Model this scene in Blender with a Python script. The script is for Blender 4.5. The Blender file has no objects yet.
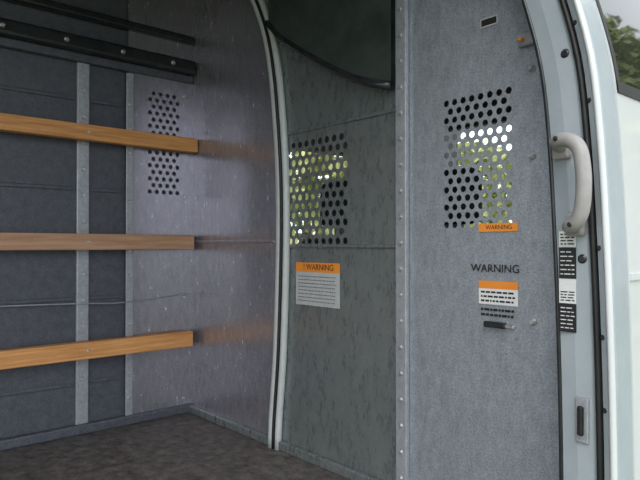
import bpy, bmesh, math, random
from mathutils import Vector, Matrix
random.seed(4)
S = bpy.context.scene
S.view_settings.view_transform = 'Standard'
COL = S.collection
CAMZ = 0.664

# ------------------------------------------------------------ materials
def mat(name, c1, c2=None, rough=0.5, metal=0.0, scale=20, stretch=(1,1,1), bump=0.0, detail=6, lo=0.3, hi=0.7, coat=0.0, rough2=None, speck=0.0):
    m = bpy.data.materials.new(name); m.use_nodes = True
    nt = m.node_tree; b = nt.nodes['Principled BSDF']
    b.inputs['Roughness'].default_value = rough
    b.inputs['Metallic'].default_value = metal
    b.inputs['Coat Weight'].default_value = coat
    b.inputs['Base Color'].default_value = (*c1, 1)
    tc = nt.nodes.new('ShaderNodeTexCoord'); mp = nt.nodes.new('ShaderNodeMapping')
    mp.inputs['Scale'].default_value = stretch
    nt.links.new(tc.outputs['Object'], mp.inputs['Vector'])
    n = nt.nodes.new('ShaderNodeTexNoise'); n.inputs['Scale'].default_value = scale
    n.inputs['Detail'].default_value = detail; n.inputs['Roughness'].default_value = 0.7
    nt.links.new(mp.outputs[0], n.inputs['Vector'])
    if c2:
        r = nt.nodes.new('ShaderNodeValToRGB')
        r.color_ramp.elements[0].position = lo; r.color_ramp.elements[0].color = (*c1, 1)
        r.color_ramp.elements[1].position = hi; r.color_ramp.elements[1].color = (*c2, 1)
        nt.links.new(n.outputs['Fac'], r.inputs[0])
        out = r.outputs[0]
        if speck:
            n2 = nt.nodes.new('ShaderNodeTexNoise'); n2.inputs['Scale'].default_value = 260; n2.inputs['Detail'].default_value = 2
            nt.links.new(tc.outputs['Object'], n2.inputs['Vector'])
            mr = nt.nodes.new('ShaderNodeMapRange'); mr.inputs['From Min'].default_value=0.35; mr.inputs['From Max'].default_value=0.65
            mr.inputs['To Min'].default_value = 1-speck; mr.inputs['To Max'].default_value = 1+speck
            nt.links.new(n2.outputs['Fac'], mr.inputs['Value'])
            vm = nt.nodes.new('ShaderNodeVectorMath'); vm.operation='SCALE'
            nt.links.new(out, vm.inputs[0]); nt.links.new(mr.outputs[0], vm.inputs['Scale']); out = vm.outputs[0]
        nt.links.new(out, b.inputs['Base Color'])
    if rough2 is not None:
        mr = nt.nodes.new('ShaderNodeMapRange'); mr.inputs['To Min'].default_value = rough; mr.inputs['To Max'].default_value = rough2
        nt.links.new(n.outputs['Fac'], mr.inputs['Value']); nt.links.new(mr.outputs[0], b.inputs['Roughness'])
    if bump:
        bp = nt.nodes.new('ShaderNodeBump'); bp.inputs['Strength'].default_value = bump; bp.inputs['Distance'].default_value = 0.01
        nt.links.new(n.outputs['Fac'], bp.inputs['Height']); nt.links.new(bp.outputs[0], b.inputs['Normal'])
    return m

M_galv  = mat('galvanised_steel', (0.34,0.33,0.375), (0.50,0.49,0.54), rough=0.14, metal=0.7, scale=60, stretch=(1,1,0.35), rough2=0.34, bump=0.03, speck=0.14)
M_galvR = mat('galvanised_steel_cool', (0.31,0.345,0.39), (0.46,0.50,0.55), rough=0.3, metal=0.5, scale=70, stretch=(1,1,0.4), rough2=0.5, bump=0.05, speck=0.18)
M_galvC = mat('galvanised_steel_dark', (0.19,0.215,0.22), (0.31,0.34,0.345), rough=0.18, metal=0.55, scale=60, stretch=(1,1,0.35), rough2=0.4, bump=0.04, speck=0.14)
M_wall  = mat('grey_wall_paint', (0.07,0.076,0.095), (0.12,0.125,0.15), rough=0.45, metal=0.2, scale=35, rough2=0.65, bump=0.1, speck=0.2)
M_rib   = mat('light_rib_steel', (0.33,0.345,0.38), (0.48,0.50,0.54), rough=0.4, metal=0.4, scale=50, speck=0.1)
M_dark  = mat('dark_painted_steel', (0.015,0.017,0.019), (0.035,0.038,0.042), rough=0.22, scale=25)
M_ceil  = mat('dark_headliner', (0.06,0.065,0.07), (0.10,0.105,0.11), rough=0.6, scale=25)
M_green = mat('dark_green_trim', (0.025,0.034,0.030), (0.065,0.08,0.07), rough=0.4, scale=9)
M_wood  = mat('pine_plank', (0.52,0.20,0.055), (0.88,0.44,0.16), rough=0.5, scale=14, stretch=(6,0.35,6), bump=0.1)
M_wood2 = mat('aged_plank', (0.40,0.205,0.115), (0.62,0.37,0.23), rough=0.5, scale=14, stretch=(6,0.35,6), bump=0.1)
M_floor = mat('worn_floor', (0.05,0.044,0.042), (0.19,0.17,0.155), rough=0.5, scale=26, bump=0.35, lo=0.35, hi=0.7, speck=0.35)
M_white = mat('white_body_paint', (0.66,0.68,0.69), (0.70,0.72,0.73), rough=0.25, coat=0.5, scale=3)
M_pill  = mat('pillar_blue_grey_paint', (0.36,0.41,0.45), (0.44,0.49,0.53), rough=0.35, scale=8, coat=0.3)
M_pole  = mat('pole_light_paint', (0.48,0.51,0.51), (0.60,0.63,0.62), rough=0.3, scale=20, coat=0.3)
M_rub   = mat('black_rubber', (0.008,0.008,0.009), (0.02,0.02,0.02), rough=0.5, scale=30)
M_hand  = mat('handle_plastic', (0.34,0.325,0.32), (0.41,0.39,0.385), rough=0.4, scale=40)
M_bolt  = mat('zinc_bolt', (0.7,0.7,0.7), rough=0.3, metal=0.8)
M_or    = mat('orange_label', (0.85,0.27,0.03), (0.9,0.32,0.05), rough=0.4, scale=10)
M_lab   = mat('label_paper', (0.44,0.455,0.46), (0.54,0.555,0.56), rough=0.5, scale=60)
M_labw  = mat('label_white', (0.75,0.75,0.75), (0.8,0.8,0.8), rough=0.5, scale=60)
M_ink   = mat('label_ink', (0.015,0.015,0.017), rough=0.5)
M_inkg  = mat('label_grey_ink', (0.16,0.16,0.17), rough=0.5)
M_leaf  = mat('leaves', (0.09,0.14,0.02), (0.62,0.62,0.26), rough=0.6, scale=3, lo=0.35, hi=0.65)
M_grass = mat('grass', (0.10,0.12,0.06), (0.24,0.26,0.14), rough=0.8, scale=4)
M_bark  = mat('bark', (0.08,0.06,0.04), (0.16,0.12,0.09), rough=0.8, scale=12, bump=0.5)
M_seat  = mat('seat_cloth', (0.03,0.03,0.035), (0.06,0.06,0.065), rough=0.8, scale=60)
M_glass = bpy.data.materials.new('window_glass'); M_glass.use_nodes = True
b = M_glass.node_tree.nodes['Principled BSDF']
b.inputs['Base Color'].default_value = (0.02,0.025,0.022,1); b.inputs['Roughness'].default_value = 0.03
b.inputs['IOR'].default_value = 1.8

# ------------------------------------------------------------ helpers
def link(o, parent=None):
    COL.objects.link(o)
    if parent: o.parent = parent
    return o
def empty(name):
    e = bpy.data.objects.new(name, None); e.empty_display_size = 0.05; return link(e)
def mesh_obj(name, bm, m, parent=None, smooth=False, bevel=0.0, seg=2):
    me = bpy.data.meshes.new(name); bm.normal_update(); bm.to_mesh(me); bm.free()
    for mm in (m if isinstance(m, list) else [m]): me.materials.append(mm)
    o = bpy.data.objects.new(name, me); link(o, parent)
    if smooth:
        for p in me.polygons: p.use_smooth = True
    if bevel:
        md = o.modifiers.new('bevel', 'BEVEL'); md.width = bevel; md.segments = seg; md.limit_method = 'ANGLE'
    return o
def add_box(bm, x0,x1,y0,y1,z0,z1, mi=0):
    r = bmesh.ops.create_cube(bm, size=1)
    for v in r['verts']:
        v.co = Vector((x0+(v.co.x+.5)*(x1-x0), y0+(v.co.y+.5)*(y1-y0), z0+(v.co.z+.5)*(z1-z0)))
    for f in {f for v in r['verts'] for f in v.link_faces}: f.material_index = mi
def box(name, x0,x1,y0,y1,z0,z1, m, parent=None, bevel=0.0):
    bm = bmesh.new(); add_box(bm, x0,x1,y0,y1,z0,z1)
    return mesh_obj(name, bm, m, parent, bevel=bevel)
def add_disc(bm, c, r, h, axis, seg=12):
    q = Vector(axis).to_track_quat('Z','Y').to_matrix().to_4x4()
    M = Matrix.Translation(Vector(c)) @ q
    bmesh.ops.create_cone(bm, cap_ends=True, segments=seg, radius1=r, radius2=r*0.6, depth=h, matrix=M @ Matrix.Translation((0,0,h/2)))
def loft(name, rings, m, parent=None, smooth=True, closed=True, cap=True):
    bm = bmesh.new(); vr = [[bm.verts.new(p) for p in r] for r in rings]
    n = len(rings[0])
    for a, c in zip(vr[:-1], vr[1:]):
        for i in range(n if closed else n-1):
            j = (i+1) % n
            bm.faces.new((a[i], a[j], c[j], c[i]))
    if cap and closed:
        bm.faces.new(vr[0][::-1]); bm.faces.new(vr[-1])
    bmesh.ops.recalc_face_normals(bm, faces=bm.faces)
    return mesh_obj(name, bm, m, parent, smooth=smooth)
def smooth_interp(tab, z):
    zs = [t[0] for t in tab]
    if z <= zs[0]: return tab[0][1]
    if z >= zs[-1]: return tab[-1][1]
    for i in range(len(tab)-1):
        if z <= zs[i+1]:
            def sl(k):
                a = max(k-1,0); c = min(k+1,len(tab)-1); return (tab[c][1]-tab[a][1])/(tab[c][0]-tab[a][0])
            h = zs[i+1]-zs[i]; t = (z-zs[i])/h
            return ((2*t**3-3*t*t+1)*tab[i][1]+(t**3-2*t*t+t)*h*sl(i)+(-2*t**3+3*t*t)*tab[i+1][1]+(t**3-t*t)*h*sl(i+1))

def perforated(name, u0,u1,z0,z1, region, pitch, rad, place, m, parent, thick=0.002):
    """sheet with staggered round holes; region=(ua,ub,za,zb)"""
    bm = bmesh.new(); ua,ub,za,zb = region
    nc = int((ub-ua)/pitch); ub = ua+nc*pitch
    rp = pitch*0.87; nr = int((zb-za)/rp); zb = za+nr*rp
    def quad(a,b2,c,d):
        if b2-a < 1e-5 or d-c < 1e-5: return
        bm.faces.new([bm.verts.new(place(*p)) for p in ((a,c),(b2,c),(b2,d),(a,d))])
    quad(u0,u1,z0,za); quad(u0,u1,zb,z1); quad(u0,ua,za,zb); quad(ub,u1,za,zb)
    K = 16
    for r in range(nr):
        lo = za+r*rp; hi = lo+rp; off = pitch/2 if r % 2 else 0
        n = nc-1 if r % 2 else nc
        if off: quad(ua,ua+off,lo,hi); quad(ub-off,ub,lo,hi)
        for c in range(n):
            x0 = ua+off+c*pitch; cx = x0+pitch/2; cz = (lo+hi)/2
            outer=[]; inner=[]
            for k in range(K):
                a = 2*math.pi*k/K+math.pi/4
                ca, sa = math.cos(a), math.sin(a); s = 1/max(abs(ca),abs(sa))
                outer.append(bm.verts.new(place(cx+ca*s*pitch/2, cz+sa*s*rp/2)))
                inner.append(bm.verts.new(place(cx+ca*rad, cz+sa*rad)))
            for k in range(K):
                j=(k+1)%K; bm.faces.new((outer[k],outer[j],inner[j],inner[k]))
    bmesh.ops.recalc_face_normals(bm, faces=bm.faces)
    o = mesh_obj(name, bm, m, parent)
    md = o.modifiers.new('thickness','SOLIDIFY'); md.thickness = thick; md.offset = 0
    return o

WX = -2.17     # cargo left wall
PY = 1.208     # partition plane
CEIL = 1.72

# ------------------------------------------------------------ shell
box('floor', WX-0.05, -0.50, -2.6, PY+0.02, -0.06, 0.0, M_floor)
box('wall_left', WX-0.05, WX, -2.6, PY+0.02, 0.0, CEIL, M_wall)
wl = empty('wall_upright')
bm = bmesh.new()
for y0,y1 in ((0.752,0.796),(-0.05,0.0),(-0.9,-0.85)):
    add_box(bm, WX, WX+0.014, y0, y1, 0.02, 1.32)
mesh_obj('upright_rib', bm, M_rib, wl, bevel=0.004)
bm = bmesh.new()
for z in (0.17, 0.47, 0.86, 1.18):
    add_box(bm, WX, WX+0.006, -2.5, 0.745, z, z+0.014)
    add_box(bm, WX, WX+0.006, 0.80, 0.92, z, z+0.014)
mesh_obj('swage_line', bm, M_wall, wl, bevel=0.003)
bm = bmesh.new()
for k in range(14):
    add_disc(bm, (WX+0.014, 0.774, 0.1+k*0.093), 0.0075, 0.005, (1,0,0))
mesh_obj('bolts', bm, M_bolt, wl)
box('baseboard_left', WX, WX+0.03, -2.6, PY, 0.0, 0.035, M_wall, None, bevel=0.006)
cu = bpy.data.curves.new('cable','CURVE'); cu.dimensions='3D'; cu.bevel_depth=0.0025; cu.use_fill_caps=True
sp = cu.splines.new('NURBS'); cp=[(WX+0.012,-0.6,0.46),(WX+0.012,0.2,0.475),(WX+0.02,0.77,0.462),(WX+0.022,0.94,0.45),(WX+0.022,1.19,0.475)]
sp.points.add(len(cp)-1); sp.use_endpoint_u=True; sp.order_u=3
for p,q in zip(sp.points,cp): p.co=(*q,1)
cu.materials.append(M_rib); link(bpy.data.objects.new('electrical_cable',cu))

rl = empty('roof_rail')
box('beam', WX, WX+0.06, -2.6, PY-0.004, 1.345, 1.40, M_dark, rl, bevel=0.012)
box('lip', WX, WX+0.03, -2.6, PY-0.004, 1.315, 1.345, M_wall, rl, bevel=0.006)
box('cable_channel', WX, WX+0.045, -2.6, PY-0.004, 1.47, 1.50, M_dark, rl, bevel=0.008)
bm = bmesh.new()
for k in range(16):
    add_disc(bm, (WX+0.06, 1.1-k*0.2, 1.372), 0.009, 0.006, (1,0,0))
mesh_obj('bolts', bm, M_bolt, rl)

ce = empty('ceiling')
box('roof_skin', WX-0.05, -0.50, -2.6, PY+0.02, CEIL, CEIL+0.04, M_ceil, ce)
for y in (0.95,0.2,-0.6,-1.4):
    box('roof_bow', WX, -0.55, y-0.05, y+0.05, CEIL-0.04, CEIL, M_dark, ce, bevel=0.01)
box('header_rail', -0.80, -0.66, -2.6, 1.05, 1.55, CEIL, M_dark, ce, bevel=0.02)

# ------------------------------------------------------------ partition
pt = empty('cargo_partition')
P = lambda u,z: Vector((u, PY, z))
perforated('side_wing', 0.937, PY, 0.0, CEIL, (1.01,1.16,0.86,1.28), 0.029, 0.0085, lambda u,z: Vector((WX+0.016,u,z)), M_galv, pt)
bm = bmesh.new(); add_box(bm, WX+0.014, WX+0.020, 0.930, 0.958, 0.02, 1.31)
mesh_obj('wing_flange', bm, M_rib, pt, bevel=0.002)
bm = bmesh.new()
for k in range(14): add_disc(bm, (WX+0.020, 0.944, 0.1+k*0.091), 0.007, 0.004, (1,0,0))
for k in range(4): add_disc(bm, (WX+0.016, 1.17, 0.06+k*0.4), 0.008, 0.005, (1,0,0))
mesh_obj('wing_bolts', bm, M_bolt, pt)
bm = bmesh.new(); add_box(bm, WX+0.014, -1.585, PY-0.002, PY+0.002, 0.0, CEIL)
mesh_obj('left_panel', bm, M_galv, pt)
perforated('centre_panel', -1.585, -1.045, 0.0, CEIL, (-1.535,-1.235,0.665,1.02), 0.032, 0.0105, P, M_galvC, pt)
perforated('right_panel', -1.045, -0.56, 0.0, CEIL, (-0.915,-0.70,0.705,1.03), 0.0245, 0.0080, P, M_galvR, pt)
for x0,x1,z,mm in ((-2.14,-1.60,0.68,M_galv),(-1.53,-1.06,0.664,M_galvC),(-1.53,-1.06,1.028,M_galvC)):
    bm = bmesh.new(); add_box(bm, x0,x1, PY-0.007, PY, z-0.006, z+0.006)
    mesh_obj('crease', bm, mm, pt, bevel=0.003)
bm = bmesh.new(); add_box(bm, -1.057,-1.020, PY-0.016, PY-0.002, 0.0, 1.34)
mesh_obj('joint_flange', bm, M_rib, pt, bevel=0.003)
bm = bmesh.new()
for k in range(19): add_disc(bm, (-1.038, PY-0.016, 0.06+k*0.068), 0.0065, 0.005, (0,-1,0))
mesh_obj('joint_bolts', bm, M_bolt, pt)
tab = [(0.0,-1.575),(0.07,-1.572),(0.35,-1.545),(0.81,-1.5315),(1.14,-1.558),(1.35,-1.601),(1.51,-1.675),(1.70,-1.79)]
rings=[]; rings2=[]; rings3=[]
for i in range(41):
    z = 1.70*i/40; x = smooth_interp(tab,z)
    rings.append([Vector((x-0.024+0.016*math.cos(a), PY-0.014+0.014*math.sin(a), z)) for a in [2*math.pi*k/12 for k in range(12)]])
    rings2.append([Vector((x+0.006+0.012*math.cos(a), PY-0.012+0.012*math.sin(a), z)) for a in [2*math.pi*k/10 for k in range(10)]])
    rings3.append([Vector((x-0.0085+0.0055*math.cos(a), PY-0.022+0.0055*math.sin(a), z)) for a in [2*math.pi*k/8 for k in range(8)]])
loft('edge_tube', rings, M_pole, pt)
loft('edge_tube_inner', rings2, M_pole, pt)
loft('edge_seal', rings3, M_rub, pt)
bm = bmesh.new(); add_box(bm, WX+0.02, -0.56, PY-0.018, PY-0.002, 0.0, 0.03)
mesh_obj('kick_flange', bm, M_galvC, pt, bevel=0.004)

hl = empty('headliner_trim')
edge = [(-1.60,1.40),(-1.53,1.334),(-1.42,1.26),(-1.285,1.18),(-1.2,1.135),(-1.1255,1.105),(-1.058,1.085)]
bm = bmesh.new()
fr=[]; 
for y in (PY-0.030, PY-0.004):
    lo=[bm.verts.new((x,y,z)) for x,z in edge]; hi=[bm.verts.new((x,y,CEIL)) for x,z in edge]; fr.append((lo,hi))
for lo,hi in fr:
    for i in range(len(edge)-1): bm.faces.new((lo[i],lo[i+1],hi[i+1],hi[i]))
for i in range(len(edge)-1): bm.faces.new((fr[0][0][i],fr[0][0][i+1],fr[1][0][i+1],fr[1][0][i]))
bmesh.ops.recalc_face_normals(bm, faces=bm.faces)
mesh_obj('arch_panel', bm, M_green, hl)
rings=[]
for x,z in edge: rings.append([Vector((x, PY-0.034+0.010*math.cos(a), z+0.012*math.sin(a))) for a in [2*math.pi*k/8 for k in range(8)]])
loft('arch_bead', rings, M_dark, hl)

# ------------------------------------------------------------ wooden slats
def slat(z0,z1,m, xo):
    e = bpy.data.objects.new('wooden_slat', None); link(e)
    x0=WX+0.031; x1=x0+0.040
    bm = bmesh.new()
    add_box(bm, x0,x1,-2.3,PY-0.006-xo, z0,z1)
    mesh_obj('plank', bm, m, e, bevel=0.003)
    bm = bmesh.new()
    for y in (0.774,-0.025,-0.875):
        add_disc(bm, (x1,y,(z0+z1)/2), 0.006,0.003,(1,0,0))
        add_box(bm, x0-0.0115,x0,y-0.02,y+0.02,z0+0.006,z1-0.006)
    mesh_obj('fixings', bm, M_bolt, e)
slat(CAMZ+0.370, CAMZ+0.424, M_wood, 0.0)
slat(CAMZ-0.014, CAMZ+0.043, M_wood2, 0.015)
slat(CAMZ-0.393, CAMZ-0.334, M_wood, 0.02)

# ------------------------------------------------------------ warning labels
def text(s, size, loc, m, parent, name='text'):
    c = bpy.data.curves.new(name,'FONT'); c.body = s; c.size = size; c.extrude = 0.0002
    c.align_x='LEFT'; c.align_y='CENTER'
    o = bpy.data.objects.new(name,c); o.data.materials.append(m); link(o,parent)
    o.location = loc; o.rotation_euler=(math.pi/2,0,0); return o
def bars(bm, x0,x1,y,z0,z1,n,seed,k=0.22):
    rnd = random.Random(seed); h=(z1-z0)/n
    for i in range(n):
        z = z1-(i+.5)*h; x = x0
        while x < x1-0.004:
            w = rnd.uniform(0.004,0.014); e=min(x+w,x1); add_box(bm,x,e,y-0.0003,y,z-h*k,z+h*k); x=e+0.0025
wlb = empty('warning_label'); y=PY-0.003
box('header', -1.487,-1.283, y-0.0006,y, 0.583,0.613, M_or, wlb)
box('sheet', -1.487,-1.283, y-0.0006,y, 0.480,0.583, M_lab, wlb)
text('! WARNING', 0.026, (-1.45,y-0.001,0.598), M_ink, wlb)
bm=bmesh.new(); bars(bm,-1.475,-1.30,y-0.0006,0.488,0.575,8,3,0.14); mesh_obj('print',bm,M_inkg,wlb)
w2 = empty('warning_label')
box('header', -0.809,-0.708, y-0.0006,y, 0.697,0.716, M_or, w2)
text('WARNING', 0.014, (-0.79,y-0.001,0.7065), M_ink, w2)
w3 = empty('warning_label')
box('header', -0.809,-0.708, y-0.0006,y, 0.566,0.584, M_or, w3)
box('sheet', -0.809,-0.708, y-0.0006,y, 0.530,0.566, M_labw, w3)
bm=bmesh.new(); bars(bm,-0.803,-0.714,y-0.0006,0.533,0.563,3,5)
bars(bm,-0.803,-0.715,y-0.0006,0.500,0.524,2,8); mesh_obj('print',bm,M_ink,w3)
text('WARNING', 0.026, (-0.83,y-0.001,0.612), M_ink, w3)
sm = empty('maker_plate'); box('plate', -0.80,-0.76, y-0.001,y, 1.175,1.19, M_ink, sm); box('plate_border', -0.803,-0.757, y-0.0006,y, 1.172,1.193, M_lab, sm)

# ------------------------------------------------------------ door pillar
R = [(-0.55,-0.475),(0.0,-0.455),(0.235,-0.4505),(0.657,-0.461),(0.97,-0.482),(1.115,-0.513),(1.35,-0.59),(1.72,-0.76)]
Rz = lambda z: smooth_interp(R,z)
zs = [-0.5+2.2*i/55 for i in range(56)]
dp = empty('door_pillar')
sec = [(-0.115,1.20),(-0.112,1.135),(-0.105,1.105),(-0.075,1.10),(-0.045,1.10),(-0.038,1.108),(-0.030,1.108),(-0.022,1.092),(-0.008,1.085),(0.0,1.10),(0.0,1.16),(-0.02,1.20)]
loft('pillar_body', [[Vector((Rz(z)+dx,yy,z)) for dx,yy in sec] for z in zs], M_pill, dp, smooth=False)
def strip(name, dx, y, rx, ry, m, z0=-0.5, z1=1.68):
    rr=[]
    for i in range(50):
        z=z0+(z1-z0)*i/49
        rr.append([Vector((Rz(z)+dx+rx*math.cos(a), y+ry*math.sin(a), z)) for a in [2*math.pi*k/10 for k in range(10)]])
    return loft(name, rr, m, dp)
strip('weather_seal', -0.032, 1.100, 0.0065, 0.009, M_rub)
strip('inner_seal', -0.110, 1.112, 0.006, 0.008, M_dark)
strip('outer_rim', -0.004, 1.088, 0.006, 0.008, M_white)
bm = bmesh.new()
for z in (1.08,0.93,0.66,0.50,0.37):
    add_disc(bm, (Rz(z)-0.018,1.092,z), 0.006, 0.004, (0,-1,0))
mesh_obj('rubber_plugs', bm, M_rub, dp)
bm = bmesh.new()
for z,dx in ((1.03,-0.055),(0.64,-0.055),(0.33,-0.06)):
    add_disc(bm, (Rz(z)+dx,1.100,z), 0.009, 0.003, (0,-1,0))
mesh_obj('hole_caps', bm, M_dark, dp)

st = empty('door_striker')
box('plate', -0.528,-0.502,1.094,1.100,0.30,0.385, M_rib, st, bevel=0.006)
bm=bmesh.new(); add_box(bm,-0.521,-0.509,1.085,1.0935,0.315,0.37); mesh_obj('latch_slot',bm,M_rub,st,bevel=0.004)

gh = empty('grab_handle')
path = [(-0.550,1.100,0.850),(-0.548,1.068,0.856),(-0.538,1.050,0.858),(-0.510,1.043,0.855),(-0.490,1.040,0.838),(-0.484,1.039,0.800),(-0.483,1.039,0.770),(-0.486,1.040,0.730),(-0.496,1.043,0.708),(-0.514,1.050,0.700),(-0.524,1.068,0.700),(-0.524,1.100,0.704)]
cu = bpy.data.curves.new('grip','CURVE'); cu.dimensions='3D'; cu.bevel_depth=0.0135; cu.bevel_resolution=5; cu.use_fill_caps=True
sp = cu.splines.new('NURBS'); sp.points.add(len(path)-1); sp.use_endpoint_u=True; sp.order_u=3; sp.resolution_u=8
for p,q in zip(sp.points,path): p.co=(*q,1)
cu.materials.append(M_hand); g=bpy.data.objects.new('grip',cu); link(g,gh)
for z,x in ((0.850,-0.550),(0.704,-0.524)):
    box('mount', x-0.018,x+0.018,1.084,1.0995,z-0.022,z+0.022, M_hand, gh, bevel=0.006)
bm=bmesh.new()
for z,x in ((0.858,-0.533),(0.702,-0.507)): add_disc(bm,(x,1.034,z),0.005,0.003,(0,-1,0))
mesh_obj('screw_caps',bm,M_rub,gh)

ps = empty('pillar_sticker'); y=1.0985
def stk(n,z0,z1,m): box(n,-0.559,-0.526,y-0.0008,y,z0,z1,m,ps)
stk('top_sheet',0.662,0.692,M_labw); stk('black_sheet',0.603,0.661,M_ink); stk('mid_sheet',0.556,0.602,M_labw); stk('lower_black_sheet',0.502,0.555,M_ink)
bm=bmesh.new(); bars(bm,-0.556,-0.529,y-0.0008,0.665,0.689,4,1); bars(bm,-0.556,-0.529,y-0.0008,0.559,0.58,4,2); mesh_obj('dark_print',bm,M_ink,ps)
bm=bmesh.new(); bars(bm,-0.556,-0.529,y-0.0008,0.607,0.657,6,11,0.12); bars(bm,-0.556,-0.529,y-0.0008,0.506,0.551,6,12,0.12); mesh_obj('light_print',bm,M_labw,ps)

ub = empty('door_hook')
box('base',-0.70,-0.66,PY-0.02,PY-0.003,1.10,1.13,M_rib,ub,bevel=0.004)
bm=bmesh.new(); add_box(bm,-0.69,-0.680,PY-0.035,PY-0.02,1.107,1.114); mesh_obj('tab',bm,M_or,ub,bevel=0.002)
pl = empty('partition_latch')
box('base',-0.79,-0.735,PY-0.016,PY-0.003,0.478,0.492,M_dark,pl,bevel=0.003)
box('tongue',-0.745,-0.715,PY-0.012,PY-0.003,0.480,0.488,M_bolt,pl,bevel=0.002)
hb = empty('hinge_bolt')
for z in (0.86,0.50,1.05):
    bm=bmesh.new(); add_disc(bm,(-0.672,PY-0.003,z),0.008,0.01,(0,-1,0)); mesh_obj('bolt_head',bm,M_bolt,hb)

# ------------------------------------------------------------ exterior cab side + front door
cd = empty('front_door')
def skin(name, y0,y1,z0,z1,m, off=0.0, th=0.02, n=40):
    return loft(name, [[Vector((Rz(z)+off,y0,z)),Vector((Rz(z)+off,y1,z)),Vector((Rz(z)+off-th,y1,z)),Vector((Rz(z)+off-th,y0,z))] for z in [z0+(z1-z0)*i/n for i in range(n+1)]], m, cd, smooth=False)
skin('lower_skin',1.168,2.9,-0.45,0.955,M_white)
skin('frame_rear',1.168,1.172,0.955,1.62,M_white)
skin('frame_top',1.172,2.9,1.50,1.62,M_white)
skin('window_rubber',1.172,1.186,0.955,1.5,M_rub,off=0.002)
skin('belt_rubber',1.172,2.9,0.955,0.978,M_rub,off=0.003)
skin('window_glass',1.186,2.9,0.978,1.5,M_glass,off=-0.006,th=0.004)
skin('swage',1.17,2.9,0.60,0.612,M_white,off=0.004)
rf = empty('cab_roof')
box('roof_skin',-2.22,-0.60,PY+0.03,2.6,1.70,1.74,M_white,rf)
box('roof_lining',-2.18,-0.74,PY+0.03,2.6,1.66,1.70,M_ceil,rf)

dd = empty('driver_door')
box('lower_panel',-2.22,-2.16,PY+0.03,3.0,-0.3,0.62,M_seat,dd)
box('upper_panel',-2.22,-2.16,PY+0.03,3.0,1.12,1.70,M_ceil,dd)
box('rear_frame',-2.22,-2.16,PY+0.03,1.42,0.62,1.14,M_seat,dd)
dash = empty('dashboard')
box('dash_top',-2.15,-0.62,2.5,2.9,-0.3,0.60,M_seat,dash,bevel=0.04)
box('windscreen_header',-2.15,-0.75,2.5,2.6,1.25,1.66,M_ceil,dash)
box('cab_floor',-2.22,-0.5,PY+0.03,2.9,-0.36,-0.3,M_seat,dash)
for sx in (-1.58,-1.12):
    se = bpy.data.objects.new('cab_seat',None); link(se)
    box('backrest',sx-0.21,sx+0.21,1.45,1.58,0.0,0.70,M_seat,se,bevel=0.04)
    box('headrest',sx-0.10,sx+0.10,1.46,1.56,0.73,0.90,M_seat,se,bevel=0.03)
    box('headrest_post',sx-0.05,sx+0.05,1.50,1.52,0.68,0.75,M_rib,se,bevel=0.004)
    box('cushion',sx-0.21,sx+0.21,1.58,2.05,-0.06,0.08,M_seat,se,bevel=0.04)
    box('base',sx-0.2,sx+0.2,1.6,2.0,-0.3,-0.06,M_seat,se,bevel=0.02)

# ------------------------------------------------------------ outdoors
box('ground',-40,40,-40,60,-0.80,-0.70,M_grass)
def foliage(name, x0,x1,y0,y1,z0,z1,n,s):
    bm=bmesh.new(); rnd=random.Random(name+str(x0))
    for i in range(n):
        c=Vector((rnd.uniform(x0,x1),rnd.uniform(y0,y1),rnd.uniform(z0,z1)))
        a=Vector((rnd.gauss(0,1),rnd.gauss(0,1),rnd.gauss(0,1))).normalized(); b2=a.orthogonal().normalized(); k=s*rnd.uniform(.6,1.4)
        vs=[bm.verts.new(c+a*k),bm.verts.new(c+b2*k*.5),bm.verts.new(c-a*k),bm.verts.new(c-b2*k*.5)]
        bm.faces.new(vs)
    e=empty(name); mesh_obj('leaves',bm,M_leaf,e)
    bm=bmesh.new()
    yy=y0+0.5
    while yy<y1:
        bmesh.ops.create_cone(bm,cap_ends=True,segments=8,radius1=.09,radius2=.05,depth=z1*0.8+0.7,matrix=Matrix.Translation(((x0+x1)/2,yy,(z1*0.8+0.7)/2-0.7))); yy+=1.6
    mesh_obj('trunks',bm,M_bark,e)
foliage('hedge',-9,-7.4,0,14,-0.7,3.0,5500,0.17)
foliage('hedge',2.6,4.2,10,44,-0.7,12.0,22000,0.30)

# ------------------------------------------------------------ light
w=bpy.data.worlds.new('overcast_sky'); S.world=w; w.use_nodes=True
bg=w.node_tree.nodes['Background']; bg.inputs[0].default_value=(0.89,0.945,1.0,1); bg.inputs[1].default_value=1.9
sun=bpy.data.lights.new('sun','SUN'); sun.energy=1.2; sun.angle=math.radians(30); sun.color=(1,0.96,0.9)
so=bpy.data.objects.new('sun',sun); link(so); so.rotation_euler=(math.radians(35),math.radians(35),0)

cam=bpy.data.cameras.new('camera'); cam.sensor_width=36; cam.lens=33.75; cam.clip_start=0.02
co=bpy.data.objects.new('camera',cam); link(co); co.location=(0,0,CAMZ)
co.rotation_euler=(math.radians(90.573),0,math.radians(48.7)); S.camera=co
